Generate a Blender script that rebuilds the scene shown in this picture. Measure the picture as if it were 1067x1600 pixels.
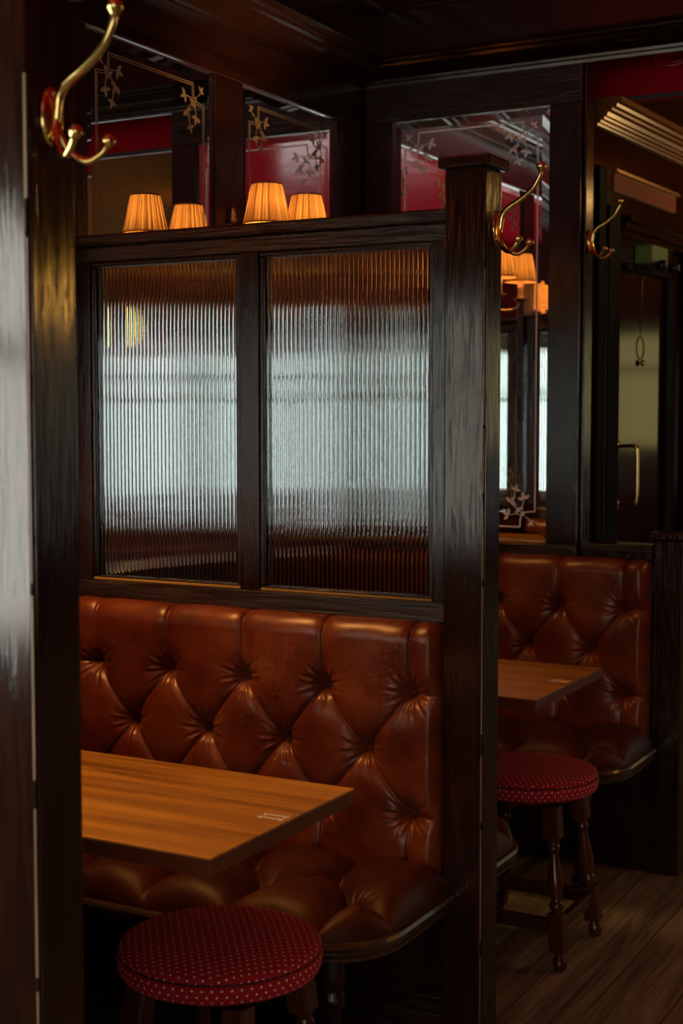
import bpy, bmesh, math, random
import numpy as np
from mathutils import Vector, Matrix

random.seed(7)
rng = np.random.default_rng(7)
for o in list(bpy.data.objects):
    bpy.data.objects.remove(o)
scene = bpy.context.scene
COL = scene.collection

# ------------------------------------------------------------------ camera
CAM_H = 1.40
cam_d = bpy.data.cameras.new('camera')
cam_d.sensor_fit = 'VERTICAL'
cam_d.sensor_height = 36.0
cam_d.sensor_width = 24.0
cam_d.lens = 50.0
cam_d.clip_start = 0.05
cam_d.dof.use_dof = True
cam_d.dof.focus_distance = 3.0
cam_d.dof.aperture_fstop = 5.6
cam = bpy.data.objects.new('camera', cam_d)
cam.location = (0, 0, CAM_H)
cam.rotation_euler = (math.radians(90 - 3.81), 0, math.radians(28.46))
COL.objects.link(cam)
scene.camera = cam

# ------------------------------------------------------------------ world, exposure
world = bpy.data.worlds.new('world')
scene.world = world
world.use_nodes = True
world.node_tree.nodes['Background'].inputs[0].default_value = (0.02, 0.022, 0.025, 1)
world.node_tree.nodes['Background'].inputs[1].default_value = 0.2
scene.view_settings.view_transform = 'Standard'
scene.view_settings.look = 'None'
scene.view_settings.exposure = 0.0
scene.view_settings.gamma = 1.0
scene.view_settings.use_curve_mapping = False
scene.cycles.glossy_bounces = 8
scene.cycles.transmission_bounces = 12
scene.cycles.max_bounces = 16

DAY = 4.4            # brightness of the daylight windows
BULB = 30.0          # watts per sconce bulb
WARM = (1.0, 0.55, 0.18)

# ------------------------------------------------------------------ main dimensions (metres)
XW = -2.217          # face of the booth wall on the left
YW = 4.23            # face of the end wall
XP = -1.126          # aisle face of the partition posts
PW = 0.090           # post size
BOOTH = 1.38         # pitch of the booths
P2 = 2.685           # front of the middle post
P1 = P2 - BOOTH      # front of the near post

# ------------------------------------------------------------------ helpers
def tag(o, label=None, cat=None, group=None, kind=None):
    if label: o['label'] = label
    if cat: o['category'] = cat
    if group: o['group'] = group
    if kind: o['kind'] = kind
    return o

def empty(name, loc, label, cat, group=None):
    o = bpy.data.objects.new(name, None)
    o.empty_display_size = 0.05
    o.location = loc
    COL.objects.link(o)
    return tag(o, label, cat, group)

def world_offset(o):
    m = Matrix.Translation(o.location)
    return m

def copy_tree(o, shift, parent=None, label=None):
    c = o.copy()
    COL.objects.link(c)
    if parent is None:
        c.location = Vector(o.location) + Vector(shift)
        if label: c['label'] = label
    else:
        c.parent = parent
        c.matrix_parent_inverse = o.matrix_parent_inverse.copy()
    for ch in list(o.children):
        copy_tree(ch, shift, c)
    return c

class MB:
    """collects geometry in world coordinates for ONE mesh object"""
    def __init__(s):
        s.v = []; s.f = []; s.uv = None; s.sm = []
    def add(s, vs, fs, smooth=False):
        b = len(s.v)
        s.v.extend([tuple(map(float, p)) for p in vs])
        s.f.extend([tuple(i + b for i in f) for f in fs])
        s.sm.extend([smooth] * len(fs))
        return s
    def box(s, x0, x1, y0, y1, z0, z1, M=None):
        vs = [(x, y, z) for z in (z0, z1) for y in (y0, y1) for x in (x0, x1)]
        if M is not None: vs = [tuple(M @ Vector(p)) for p in vs]
        return s.add(vs, [(0,2,3,1), (4,5,7,6), (0,1,5,4), (2,6,7,3), (0,4,6,2), (1,3,7,5)])
    def lathe(s, prof, n=24, M=None, cap=True, smooth=True):
        vs = []; fs = []
        for r, z in prof:
            for k in range(n):
                a = 2 * math.pi * k / n
                vs.append((r * math.cos(a), r * math.sin(a), z))
        m = len(prof)
        for i in range(m - 1):
            for k in range(n):
                k2 = (k + 1) % n
                fs.append((i*n+k, i*n+k2, (i+1)*n+k2, (i+1)*n+k))
        if M is not None: vs = [tuple(M @ Vector(p)) for p in vs]
        s.add(vs, fs, smooth)
        if cap:
            b = len(s.v) - len(vs)
            s.f.append(tuple(b + k for k in reversed(range(n)))); s.sm.append(False)
            s.f.append(tuple(b + (m-1)*n + k for k in range(n))); s.sm.append(False)
        return s
    def tube(s, pts, rad, n=10, sub=1, cap=True):
        P = [Vector(p) for p in pts]
        R = rad if isinstance(rad, (list, tuple)) else [rad] * len(P)
        if sub > 1:
            Q = []; S = []
            for i in range(len(P) - 1):
                p0 = P[max(i-1, 0)]; p1 = P[i]; p2 = P[i+1]; p3 = P[min(i+2, len(P)-1)]
                for k in range(sub):
                    t = k / sub
                    Q.append(0.5*((2*p1) + (p2-p0)*t + (2*p0-5*p1+4*p2-p3)*t*t + (3*p1-p0-3*p2+p3)*t**3))
                    S.append(R[i]*(1-t) + R[i+1]*t)
            Q.append(P[-1]); S.append(R[-1]); P, R = Q, S
        vs = []; fs = []
        nrm = None
        for i, p in enumerate(P):
            d = (P[min(i+1, len(P)-1)] - P[max(i-1, 0)]).normalized()
            if nrm is None:
                nrm = d.cross(Vector((0, 0, 1)))
                if nrm.length < 1e-3: nrm = d.cross(Vector((0, 1, 0)))
            nrm = (nrm - d * nrm.dot(d)).normalized()
            bi = d.cross(nrm)
            for k in range(n):
                a = 2*math.pi*k/n
                vs.append(p + (nrm*math.cos(a) + bi*math.sin(a)) * R[i])
        m = len(P)
        for i in range(m-1):
            for k in range(n):
                k2 = (k+1) % n
                fs.append((i*n+k, i*n+k2, (i+1)*n+k2, (i+1)*n+k))
        if cap:
            fs.append(tuple(reversed(range(n)))); fs.append(tuple((m-1)*n+k for k in range(n)))
        return s.add(vs, fs, True)
    def sweep(s, path, prof, left=True, closed=False, smooth=False, caps=True):
        """profile (d, z) swept along a flat XY path; d is measured to the left (or right) of travel"""
        P = [Vector((p[0], p[1])) for p in path]; m = len(P)
        offs = []
        for i in range(m):
            a = P[i] - P[i-1] if (i > 0 or closed) else None
            b = P[(i+1) % m] - P[i] if (i < m-1 or closed) else None
            def nn(d):
                d = d.normalized()
                return Vector((-d.y, d.x)) if left else Vector((d.y, -d.x))
            if a is None: o = nn(b)
            elif b is None: o = nn(a)
            else:
                n1 = nn(a); n2 = nn(b); o = (n1 + n2); o = o / max(o.dot(n1), 0.2)
            offs.append(o)
        q = len(prof); vs = []; fs = []
        for i in range(m):
            for d, z in prof:
                vs.append((P[i].x + offs[i].x*d, P[i].y + offs[i].y*d, z))
        for i in range(m if closed else m-1):
            j = (i+1) % m
            for k in range(q):
                k2 = (k+1) % q
                fs.append((i*q+k, j*q+k, j*q+k2, i*q+k2))
        if caps and not closed:
            fs.append(tuple(range(q))); fs.append(tuple((m-1)*q+k for k in reversed(range(q))))
        return s.add(vs, fs, smooth)
    def prism(s, pts, f0, f1):
        """flat polygon between two mappings of its 2D points"""
        n = len(pts)
        vs = [f0(p) for p in pts] + [f1(p) for p in pts]
        fs = [tuple(range(n)), tuple(reversed(range(n, 2*n)))]
        for k in range(n):
            k2 = (k+1) % n
            fs.append((k, k+n, k2+n, k2))
        return s.add(vs, fs)
    def build(s, name, mat, parent=None, bevel=0.0, seg=2, fix=True):
        me = bpy.data.meshes.new(name)
        me.from_pydata(s.v, [], s.f)
        me.polygons.foreach_set('use_smooth', s.sm)
        if fix:
            bm = bmesh.new(); bm.from_mesh(me)
            bmesh.ops.recalc_face_normals(bm, faces=bm.faces)
            bm.to_mesh(me); bm.free()
        me.materials.append(mat)
        me.update()
        o = bpy.data.objects.new(name, me)
        COL.objects.link(o)
        if parent is not None:
            o.parent = parent
            q = parent; mm = Matrix.Identity(4)
            while q is not None:
                mm = Matrix.Translation(q.location) @ mm
                q = q.parent
            # parents of parts sit at the origin of their thing, so only the root shift counts
            root = parent
            while root.parent is not None: root = root.parent
            if root is parent:
                o.matrix_parent_inverse = Matrix.Translation(-Vector(root.location))
        if bevel > 0:
            md = o.modifiers.new('edge', 'BEVEL'); md.width = bevel; md.segments = seg
            md.limit_method = 'ANGLE'; md.angle_limit = math.radians(40)
        return o

def box(name, mat, b, parent=None, bevel=0.0, M=None, **kw):
    o = MB().box(*b, M=M).build(name, mat, parent, bevel)
    return tag(o, **kw)

def struct(o): o['kind'] = 'structure'; return o

# ------------------------------------------------------------------ materials
def nodes(name):
    m = bpy.data.materials.new(name); m.use_nodes = True
    nt = m.node_tree; b = nt.nodes['Principled BSDF']
    return m, nt, b

def N(nt, t, **kw):
    n = nt.nodes.new(t)
    for k, v in kw.items():
        if k.startswith('i_'):
            key = k[2:]
            n.inputs[int(key) if key.isdigit() else key].default_value = v
        else: setattr(n, k, v)
    return n

def ramp(nt, stops):
    r = N(nt, 'ShaderNodeValToRGB')
    e = r.color_ramp.elements
    while len(e) < len(stops): e.new(0.5)
    for el, (p, c) in zip(e, stops): el.position = p; el.color = (*c, 1)
    return r

def wood(name, c1, c2, axis='Z', rough=0.3, bump=0.25, scale=1.0, pit=0.0, coat=0.0, worn=None, tint=(1.0, 0.86, 0.72), spec=0.5):
    m, nt, b = nodes(name); L = nt.links.new
    tc = N(nt, 'ShaderNodeTexCoord'); mp = N(nt, 'ShaderNodeMapping')
    sc = [55*scale]*3; sc['XYZ'.index(axis)] = 2.2*scale
    mp.inputs['Scale'].default_value = sc
    L(tc.outputs['Object'], mp.inputs['Vector'])
    n1 = N(nt, 'ShaderNodeTexNoise', i_Scale=1.0, i_Detail=6.0, i_Roughness=0.6, i_Distortion=0.6)
    L(mp.outputs[0], n1.inputs['Vector'])
    mp2 = N(nt, 'ShaderNodeMapping')
    sc2 = [9*scale]*3; sc2['XYZ'.index(axis)] = 0.9*scale
    mp2.inputs['Scale'].default_value = sc2
    L(tc.outputs['Object'], mp2.inputs['Vector'])
    n2 = N(nt, 'ShaderNodeTexNoise', i_Scale=1.0, i_Detail=3.0, i_Distortion=1.2)
    L(mp2.outputs[0], n2.inputs['Vector'])
    mx = N(nt, 'ShaderNodeMath', operation='ADD'); L(n1.outputs[0], mx.inputs[0]); L(n2.outputs[0], mx.inputs[1])
    hv = N(nt, 'ShaderNodeMath', operation='MULTIPLY', i_1=0.5); L(mx.outputs[0], hv.inputs[0])
    r = ramp(nt, [(0.36, c1), (0.62, c2)]); L(hv.outputs[0], r.inputs[0])
    col = r.outputs[0]
    if worn:
        nw = N(nt, 'ShaderNodeTexNoise', i_Scale=38.0, i_Detail=5.0, i_Roughness=0.7)
        L(tc.outputs['Object'], nw.inputs['Vector'])
        rw = ramp(nt, [(0.66, (0, 0, 0)), (0.74, (1, 1, 1))]); L(nw.outputs[0], rw.inputs[0])
        mw = N(nt, 'ShaderNodeMix', data_type='RGBA'); mw.inputs[7].default_value = (*worn, 1)
        L(rw.outputs[0], mw.inputs[0]); L(col, mw.inputs[6]); col = mw.outputs[2]
    L(col, b.inputs['Base Color'])
    rr = N(nt, 'ShaderNodeMapRange', i_3=rough*0.8, i_4=rough*1.25); L(n2.outputs[0], rr.inputs[0])
    L(rr.outputs[0], b.inputs['Roughness'])
    bp = N(nt, 'ShaderNodeBump', i_Strength=bump, i_Distance=0.002)
    if pit > 0:
        rp = ramp(nt, [(0.34, (0, 0, 0)), (0.46, (1, 1, 1))]); L(n1.outputs[0], rp.inputs[0])
        ad = N(nt, 'ShaderNodeMath', operation='MULTIPLY_ADD', i_1=pit); L(rp.outputs[0], ad.inputs[0]); L(n1.outputs[0], ad.inputs[2])
        L(ad.outputs[0], bp.inputs['Height'])
    else: L(n1.outputs[0], bp.inputs['Height'])
    L(bp.outputs[0], b.inputs['Normal'])
    b.inputs['Specular Tint'].default_value = (*tint, 1)
    b.inputs['Specular IOR Level'].default_value = spec
    b.inputs['Coat Weight'].default_value = coat
    b.inputs['Coat Roughness'].default_value = 0.12
    return m

def simple(name, c, rough=0.4, metal=0.0, bump=0.0, bscale=60.0):
    m, nt, b = nodes(name)
    b.inputs['Base Color'].default_value = (*c, 1)
    b.inputs['Roughness'].default_value = rough
    b.inputs['Metallic'].default_value = metal
    n = N(nt, 'ShaderNodeTexNoise', i_Scale=bscale, i_Detail=4.0)
    tc = N(nt, 'ShaderNodeTexCoord'); nt.links.new(tc.outputs['Object'], n.inputs['Vector'])
    rr = N(nt, 'ShaderNodeMapRange', i_3=rough*0.85, i_4=rough*1.2)
    nt.links.new(n.outputs[0], rr.inputs[0]); nt.links.new(rr.outputs[0], b.inputs['Roughness'])
    if bump > 0:
        bp = N(nt, 'ShaderNodeBump', i_Strength=bump, i_Distance=0.002)
        nt.links.new(n.outputs[0], bp.inputs['Height']); nt.links.new(bp.outputs[0], b.inputs['Normal'])
    return m

def emit(name, c, s, fac=None):
    m = bpy.data.materials.new(name); m.use_nodes = True
    nt = m.node_tree; nt.nodes.clear()
    e = N(nt, 'ShaderNodeEmission'); e.inputs[0].default_value = (*c, 1); e.inputs[1].default_value = s
    out = N(nt, 'ShaderNodeOutputMaterial'); nt.links.new(e.outputs[0], out.inputs[0])
    return m

DK1, DK2 = (0.008, 0.0030, 0.0018), (0.030, 0.0085, 0.004)
WOODZ = wood('dark_oak_upright', DK1, DK2, 'Z', 0.18, 0.26, 3.6, pit=0.8, tint=(1.0, 0.93, 0.85))
WOODX = wood('dark_oak_across', DK1, DK2, 'X', 0.23, 0.55, 3.2, pit=0.9)
WOODY = wood('dark_oak_along', DK1, DK2, 'Y', 0.18, 0.15)
POSTW = wood('dark_oak_post', DK1, DK2, 'Z', 0.13, 0.20, 3.8, pit=1.3, tint=(1.0, 0.88, 0.76))
GOLDB = wood('gold_bead', (0.20, 0.10, 0.02), (0.34, 0.18, 0.04), 'X', 0.25, 0.1)
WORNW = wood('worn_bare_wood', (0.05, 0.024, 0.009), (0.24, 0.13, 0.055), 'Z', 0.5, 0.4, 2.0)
CORNW = wood('cornice_wood', (0.006, 0.002, 0.0012), (0.016, 0.0045, 0.0022), 'Y', 0.20, 0.12)
HALLW = wood('mahogany_panel', (0.020, 0.004, 0.0025), (0.040, 0.008, 0.004), 'Z', 0.10, 0.06)
BLACKW = wood('black_stained_wood', (0.004, 0.003, 0.003), (0.009, 0.006, 0.005), 'Z', 0.65, 0.2, spec=0.05)
TABLEW = wood('table_wood', (0.20, 0.066, 0.007), (0.66, 0.29, 0.034), 'X', 0.30, 0.12, 0.8)
TEDGEW = wood('table_edge_wood', (0.10, 0.022, 0.008), (0.16, 0.04, 0.012), 'X', 0.35, 0.15, 0.8)
STOOLW = wood('stool_wood', (0.045, 0.011, 0.005), (0.09, 0.026, 0.010), 'Z', 0.20, 0.12)
PLANKW = wood('floor_plank', (0.09, 0.072, 0.046), (0.40, 0.33, 0.21), 'Y', 0.5, 0.6, 1.5, pit=0.8, worn=(0.03, 0.02, 0.014))
GAPW = simple('floor_gap', (0.002, 0.0015, 0.001), 0.95)
REDW = simple('red_wall_paint', (0.12, 0.004, 0.007), 0.35, 0, 0.2, 20.0)
def matte_gloss(name, c, g, rough, fac, bump, bscale):
    m = bpy.data.materials.new(name); m.use_nodes = True
    nt = m.node_tree; nt.nodes.clear(); L = nt.links.new
    d = N(nt, 'ShaderNodeBsdfDiffuse'); d.inputs[0].default_value = (*c, 1)
    q = N(nt, 'ShaderNodeBsdfGlossy'); q.inputs[0].default_value = (*g, 1); q.inputs[1].default_value = rough
    tc = N(nt, 'ShaderNodeTexCoord'); n = N(nt, 'ShaderNodeTexNoise', i_Scale=bscale, i_Detail=4.0); L(tc.outputs['Object'], n.inputs['Vector'])
    bp = N(nt, 'ShaderNodeBump', i_Strength=bump, i_Distance=0.004); L(n.outputs[0], bp.inputs['Height'])
    L(bp.outputs[0], d.inputs['Normal']); L(bp.outputs[0], q.inputs['Normal'])
    mx = N(nt, 'ShaderNodeMixShader'); mx.inputs[0].default_value = fac
    L(d.outputs[0], mx.inputs[1]); L(q.outputs[0], mx.inputs[2])
    out = N(nt, 'ShaderNodeOutputMaterial'); L(mx.outputs[0], out.inputs[0])
    return m
REDP = matte_gloss('red_gloss_paint', (0.48, 0.007, 0.017), (0.85, 0.75, 0.76), 0.14, 0.13, 1.0, 5.0)
GOLDC = matte_gloss('tobacco_ceiling_paint', (0.15, 0.050, 0.011), (0.20, 0.085, 0.025), 0.32, 0.30, 0.9, 16.0)
CREAM = simple('cream_wall_paint', (0.46, 0.40, 0.24), 0.5, 0, 0.1)
BRASS = simple('brass', (0.78, 0.52, 0.17), 0.17, 1.0, 0.02)
BRASSD = simple('dark_brass', (0.45, 0.28, 0.09), 0.28, 1.0, 0.05)
IRON = simple('black_iron', (0.012, 0.012, 0.013), 0.45, 0.0, 0.3)
ETCH = simple('etched_glass', (0.88, 0.84, 0.78), 0.8)
ETCHD = simple('etched_gilt_line', (0.32, 0.23, 0.12), 0.6)
WHITE = simple('white_paint_mark', (0.95, 0.85, 0.70), 0.6)
GREENP = simple('green_plastic', (0.16, 0.26, 0.05), 0.4)
BLACKP = simple('black_plastic', (0.006, 0.006, 0.006), 0.35)
CANDLE = simple('candle_tube', (0.75, 0.55, 0.28), 0.5)

def mirror_mat():
    m, nt, b = nodes('silvered_mirror')
    b.inputs['Base Color'].default_value = (0.86, 0.87, 0.86, 1)
    b.inputs['Metallic'].default_value = 1.0
    b.inputs['Roughness'].default_value = 0.012
    return m
MIRROR = mirror_mat()

def glass_mat():
    m = bpy.data.materials.new('reeded_glass'); m.use_nodes = True
    nt = m.node_tree; nt.nodes.clear()
    g = N(nt, 'ShaderNodeBsdfGlass'); g.inputs['Color'].default_value = (0.95, 0.98, 0.97, 1)
    g.inputs['Roughness'].default_value = 0.0; g.inputs['IOR'].default_value = 1.5
    out = N(nt, 'ShaderNodeOutputMaterial'); nt.links.new(g.outputs[0], out.inputs[0])
    return m
REEDED = glass_mat()

def leather_mat(name, k):
    m, nt, b = nodes(name); L = nt.links.new
    tc = N(nt, 'ShaderNodeTexCoord')
    n1 = N(nt, 'ShaderNodeTexNoise', i_Scale=7.0, i_Detail=6.0, i_Roughness=0.65)
    n2 = N(nt, 'ShaderNodeTexNoise', i_Scale=90.0, i_Detail=5.0, i_Roughness=0.7)
    vo = N(nt, 'ShaderNodeTexVoronoi', i_Scale=420.0)
    L(tc.outputs['Object'], n1.inputs['Vector']); L(tc.outputs['Object'], n2.inputs['Vector']); L(tc.outputs['Object'], vo.inputs['Vector'])
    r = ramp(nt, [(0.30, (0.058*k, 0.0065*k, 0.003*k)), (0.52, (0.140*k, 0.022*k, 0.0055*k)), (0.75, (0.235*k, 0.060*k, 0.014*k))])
    ad = N(nt, 'ShaderNodeMath', operation='MULTIPLY_ADD', i_1=0.22); L(n2.outputs[0], ad.inputs[0]); L(n1.outputs[0], ad.inputs[2])
    sb = N(nt, 'ShaderNodeMath', operation='SUBTRACT', i_1=0.11); L(ad.outputs[0], sb.inputs[0])
    L(sb.outputs[0], r.inputs[0])
    vc = N(nt, 'ShaderNodeTexVoronoi', i_Scale=70.0, feature='DISTANCE_TO_EDGE'); L(tc.outputs['Object'], vc.inputs['Vector'])
    nd = N(nt, 'ShaderNodeTexNoise', i_Scale=5.0, i_Detail=3.0); L(tc.outputs['Object'], nd.inputs['Vector'])
    rc = ramp(nt, [(0.0, (1, 1, 1)), (0.05, (0, 0, 0))]); L(vc.outputs['Distance'], rc.inputs[0])
    rm = ramp(nt, [(0.50, (0, 0, 0)), (0.68, (0.55, 0.55, 0.55))]); L(nd.outputs[0], rm.inputs[0])
    mm = N(nt, 'ShaderNodeMath', operation='MULTIPLY'); L(rc.outputs[0], mm.inputs[0]); L(rm.outputs[0], mm.inputs[1])
    mc = N(nt, 'ShaderNodeMix', data_type='RGBA'); mc.inputs[7].default_value = (0.30*k, 0.12*k, 0.055*k, 1)
    L(mm.outputs[0], mc.inputs[0]); L(r.outputs[0], mc.inputs[6]); L(mc.outputs[2], b.inputs['Base Color'])
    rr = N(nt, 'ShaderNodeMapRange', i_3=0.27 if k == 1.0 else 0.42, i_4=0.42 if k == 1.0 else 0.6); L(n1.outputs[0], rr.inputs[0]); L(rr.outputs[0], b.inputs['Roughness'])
    bp = N(nt, 'ShaderNodeBump', i_Strength=0.22, i_Distance=0.001)
    am = N(nt, 'ShaderNodeMath', operation='MULTIPLY_ADD', i_1=0.5); L(vo.outputs[0], am.inputs[0]); L(n2.outputs[0], am.inputs[2])
    L(am.outputs[0], bp.inputs['Height']); L(bp.outputs[0], b.inputs['Normal'])
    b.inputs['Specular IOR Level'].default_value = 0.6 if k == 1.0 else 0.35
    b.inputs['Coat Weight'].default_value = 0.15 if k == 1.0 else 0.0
    b.inputs['Coat Roughness'].default_value = 0.28
    b.inputs['Specular Tint'].default_value = (1.0, 0.72, 0.48, 1)
    b.inputs['Coat Tint'].default_value = (1.0, 0.8, 0.6, 1)
    return m
LEATHER = leather_mat('oxblood_leather', 1.0)
SEATL = leather_mat('shaded_seat_leather', 0.40)  # same leather, darkened to imitate the weaker light on the seats

def fabric_mat():
    m, nt, b = nodes('red_dotted_fabric'); L = nt.links.new
    uv = N(nt, 'ShaderNodeUVMap'); sp = N(nt, 'ShaderNodeSeparateXYZ'); L(uv.outputs[0], sp.inputs[0])
    def M(op, a, bb=None, c=None):
        n = N(nt, 'ShaderNodeMath', operation=op)
        for i, x in enumerate((a, bb, c)):
            if x is None: continue
            if isinstance(x, (int, float)): n.inputs[i].default_value = x
            else: L(x, n.inputs[i])
        return n.outputs[0]
    DU, DV = 0.0165, 0.0105
    v = M('DIVIDE', sp.outputs[1], DV); row = M('FLOOR', v)
    half = M('MULTIPLY', M('MODULO', M('ABSOLUTE', row), 2.0), 0.5)
    u = M('ADD', M('DIVIDE', sp.outputs[0], DU), half)
    du = M('MULTIPLY', M('SUBTRACT', M('FRACT', u), 0.5), DU)
    dv = M('MULTIPLY', M('SUBTRACT', M('FRACT', v), 0.5), DV)
    d = M('SQRT', M('ADD', M('MULTIPLY', du, du), M('MULTIPLY', dv, dv)))
    dot = M('LESS_THAN', d, 0.0019)
    tc = N(nt, 'ShaderNodeTexCoord')
    n = N(nt, 'ShaderNodeTexNoise', i_Scale=600.0, i_Detail=3.0); L(tc.outputs['Object'], n.inputs['Vector'])
    r = ramp(nt, [(0.3, (0.26, 0.003, 0.006)), (0.7, (0.55, 0.008, 0.014))]); L(n.outputs[0], r.inputs[0])
    mx = N(nt, 'ShaderNodeMix', data_type='RGBA'); mx.inputs[7].default_value = (1.0, 0.78, 0.66, 1)
    L(dot, mx.inputs[0]); L(r.outputs[0], mx.inputs[6]); L(mx.outputs[2], b.inputs['Base Color'])
    b.inputs['Roughness'].default_value = 0.85
    b.inputs['Sheen Weight'].default_value = 0.15
    b.inputs['Sheen Tint'].default_value = (0.8, 0.1, 0.1, 1)
    bp = N(nt, 'ShaderNodeBump', i_Strength=0.3, i_Distance=0.001); L(n.outputs[0], bp.inputs['Height']); L(bp.outputs[0], b.inputs['Normal'])
    return m
FABRIC = fabric_mat()

def shade_mat():
    m = bpy.data.materials.new('pleated_lamp_shade'); m.use_nodes = True
    nt = m.node_tree; nt.nodes.clear(); L = nt.links.new
    tr = N(nt, 'ShaderNodeBsdfTranslucent'); df = N(nt, 'ShaderNodeBsdfDiffuse')
    tc = N(nt, 'ShaderNodeTexCoord'); sp = N(nt, 'ShaderNodeSeparateXYZ'); L(tc.outputs['Generated'], sp.inputs[0])
    sx = N(nt, 'ShaderNodeMath', operation='SUBTRACT', i_1=0.5); sy = N(nt, 'ShaderNodeMath', operation='SUBTRACT', i_1=0.5)
    L(sp.outputs[0], sx.inputs[0]); L(sp.outputs[1], sy.inputs[0])
    at = N(nt, 'ShaderNodeMath', operation='ARCTAN2'); L(sy.outputs[0], at.inputs[0]); L(sx.outputs[0], at.inputs[1])
    n = N(nt, 'ShaderNodeTexNoise', noise_dimensions='1D', i_Scale=9.0, i_Detail=2.0); L(at.outputs[0], n.inputs['W'])
    r = ramp(nt, [(0.40, (0.0095, 0.0036, 0.0007)), (0.62, (0.050, 0.0260, 0.0085))]); L(n.outputs[0], r.inputs[0])
    L(r.outputs[0], tr.inputs[0]); df.inputs[0].default_value = (0.20, 0.09, 0.03, 1)
    ad = N(nt, 'ShaderNodeAddShader'); L(tr.outputs[0], ad.inputs[0]); L(df.outputs[0], ad.inputs[1])
    out = N(nt, 'ShaderNodeOutputMaterial'); L(ad.outputs[0], out.inputs[0])
    return m
SHADE = shade_mat()
TRIMF = simple('shade_trim_fabric', (0.22, 0.09, 0.03), 0.8)
DAYM = emit('daylight_pane', (0.90, 0.98, 0.97), DAY)
DAYM2 = emit('daylight_pane_side', (0.90, 0.98, 0.97), DAY*0.30)
DAYM3 = emit('daylight_pane_booth', (0.90, 0.98, 0.97), DAY*2.3)
FARGLOW = emit('far_wall_glow', (0.62, 0.54, 0.20), 1.3)  # glow in place of a lit cream wall at the far end
BULBM = emit('bulb_glow', (1.0, 0.62, 0.25), 6.0)
PINKP = simple('rose_transom_glass', (0.36, 0.15, 0.10), 0.12)

# ================================================================== SETTING
# floor and its boards (they run along the aisle)
floor = struct(box('floor', GAPW, (-2.35, 3.4, -4.2, 12.0, -0.06, -0.012)))
edge = -1.05 - 8*0.171
k = 0
while edge < 3.35:
    w = 0.171
    y = -4.2 + random.uniform(-1.5, 0)
    x0 = max(edge, -2.34); x1 = min(edge + w, 3.39)
    while y < 12.0:
        y2 = y + random.choice((3.6, 4.2, 4.8))
        ya, yb = max(y, -4.19), min(y2, 11.99)
        if yb - ya > 0.05 and x1 - x0 > 0.02:
            p = MB().box(x0+0.0020, x1-0.0020, ya+0.001, yb-0.001, -0.012, random.uniform(-0.0012, 0.0004)).build('floor_plank', PLANKW, floor)
        y = y2
    edge += w

# outer shell
wall_left = struct(MB().box(XW-0.12, XW-0.012, 1.0, YW+0.2, 0, 3.0).box(XW-0.12, XW-0.012, -4.2, -1.0, 0, 3.0)
    .box(XW-0.12, XW-0.012, -1.0, 1.0, 0, 0.88).box(XW-0.12, XW-0.012, -1.0, 1.0, 1.86, 3.0).build('wall_left', WOODZ))
wall_rear = struct(MB().box(-2.33, 3.5, -4.32, -4.2, 0, 0.60).box(-2.33, 3.5, -4.32, -4.2, 2.02, 3.0)
    .box(-2.33, -0.9, -4.32, -4.2, 0.60, 2.02).box(1.0, 1.35, -4.32, -4.2, 0.60, 2.02).box(3.2, 3.5, -4.32, -4.2, 0.60, 2.02)
    .build('wall_rear', REDW))
wall_right = struct(MB().box(3.4, 3.52, -4.2, 12.0, 0, 0.5).box(3.4, 3.52, -4.2, 12.0, 2.3, 3.0)
    .box(3.4, 3.52, -4.2, 7.6, 0.5, 2.3).box(3.4, 3.52, 9.1, 9.8, 0.5, 2.3).box(3.4, 3.52, 11.3, 12.0, 0.5, 2.3)
    .build('wall_right', REDW))
wall_far = struct(MB().box(-2.33, 3.5, 12.0, 12.12, 0, 1.12).box(-2.33, 3.5, 12.0, 12.12, 2.15, 3.0)
    .box(-2.33, 0.2, 12.0, 12.12, 1.12, 2.15).box(3.2, 3.5, 12.0, 12.12, 1.12, 2.15)
    .build('wall_far', HALLW))
ceiling = struct(box('ceiling', REDP, (-2.33, 3.5, -4.2, 4.62, 3.0, 3.1)))
ceiling_b = struct(box('ceiling_passage', GOLDC, (-2.33, 3.5, 4.64, 12.0, 2.43, 2.55)))
bulkhead = struct(box('wall_bulkhead', REDP, (-2.33, 3.5, 4.61, 4.64, 2.432, 3.0)))

def window(name, axis, pos, a0, a1, z0, z1, mat, inward):
    """window in a wall: axis 'Y' = wall facing along Y"""
    root = None
    def bx(nm, m, a, b, za, zb, d0, d1, parent):
        lo, hi = sorted((pos + inward*d0, pos + inward*d1))
        bb = (a, b, lo, hi, za, zb) if axis == 'Y' else (lo, hi, a, b, za, zb)
        return box(nm, m, bb, parent)
    root = bx(name, WOODZ, a0-0.09, a1+0.09, z0-0.10, z0-0.002, -0.02, 0.05, None); struct(root)
    bx('window_frame', WOODZ, a0-0.08, a0, z0, z1, 0.0, 0.035, root)
    bx('window_frame', WOODZ, a1, a1+0.08, z0, z1, 0.0, 0.035, root)
    bx('window_frame', WOODX, a0-0.08, a1+0.08, z1, z1+0.09, 0.0, 0.04, root)
    n = max(2, round((a1-a0)/0.62))
    for i in range(n):
        pa = a0 + (a1-a0)*i/n; pb = a0 + (a1-a0)*(i+1)/n
        zt = z0 + (z1-z0)*0.68
        bx('window_pane', mat, pa+0.022, pb-0.022, z0+0.02, zt-0.02, -0.06, -0.05, root)
        bx('window_pane', mat, pa+0.022, pb-0.022, zt+0.02, z1-0.02, -0.06, -0.05, root)
        if i: bx('mullion', WOODZ, pa-0.022, pa+0.022, z0, z1, -0.08, -0.01, root)
    bx('transom_bar', WOODX, a0, a1, zt-0.02, zt+0.02, -0.08, -0.012, root)
    return root
window('window_1', 'Y', -4.2, -0.9, 1.0, 0.60, 2.02, DAYM, 1)
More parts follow.
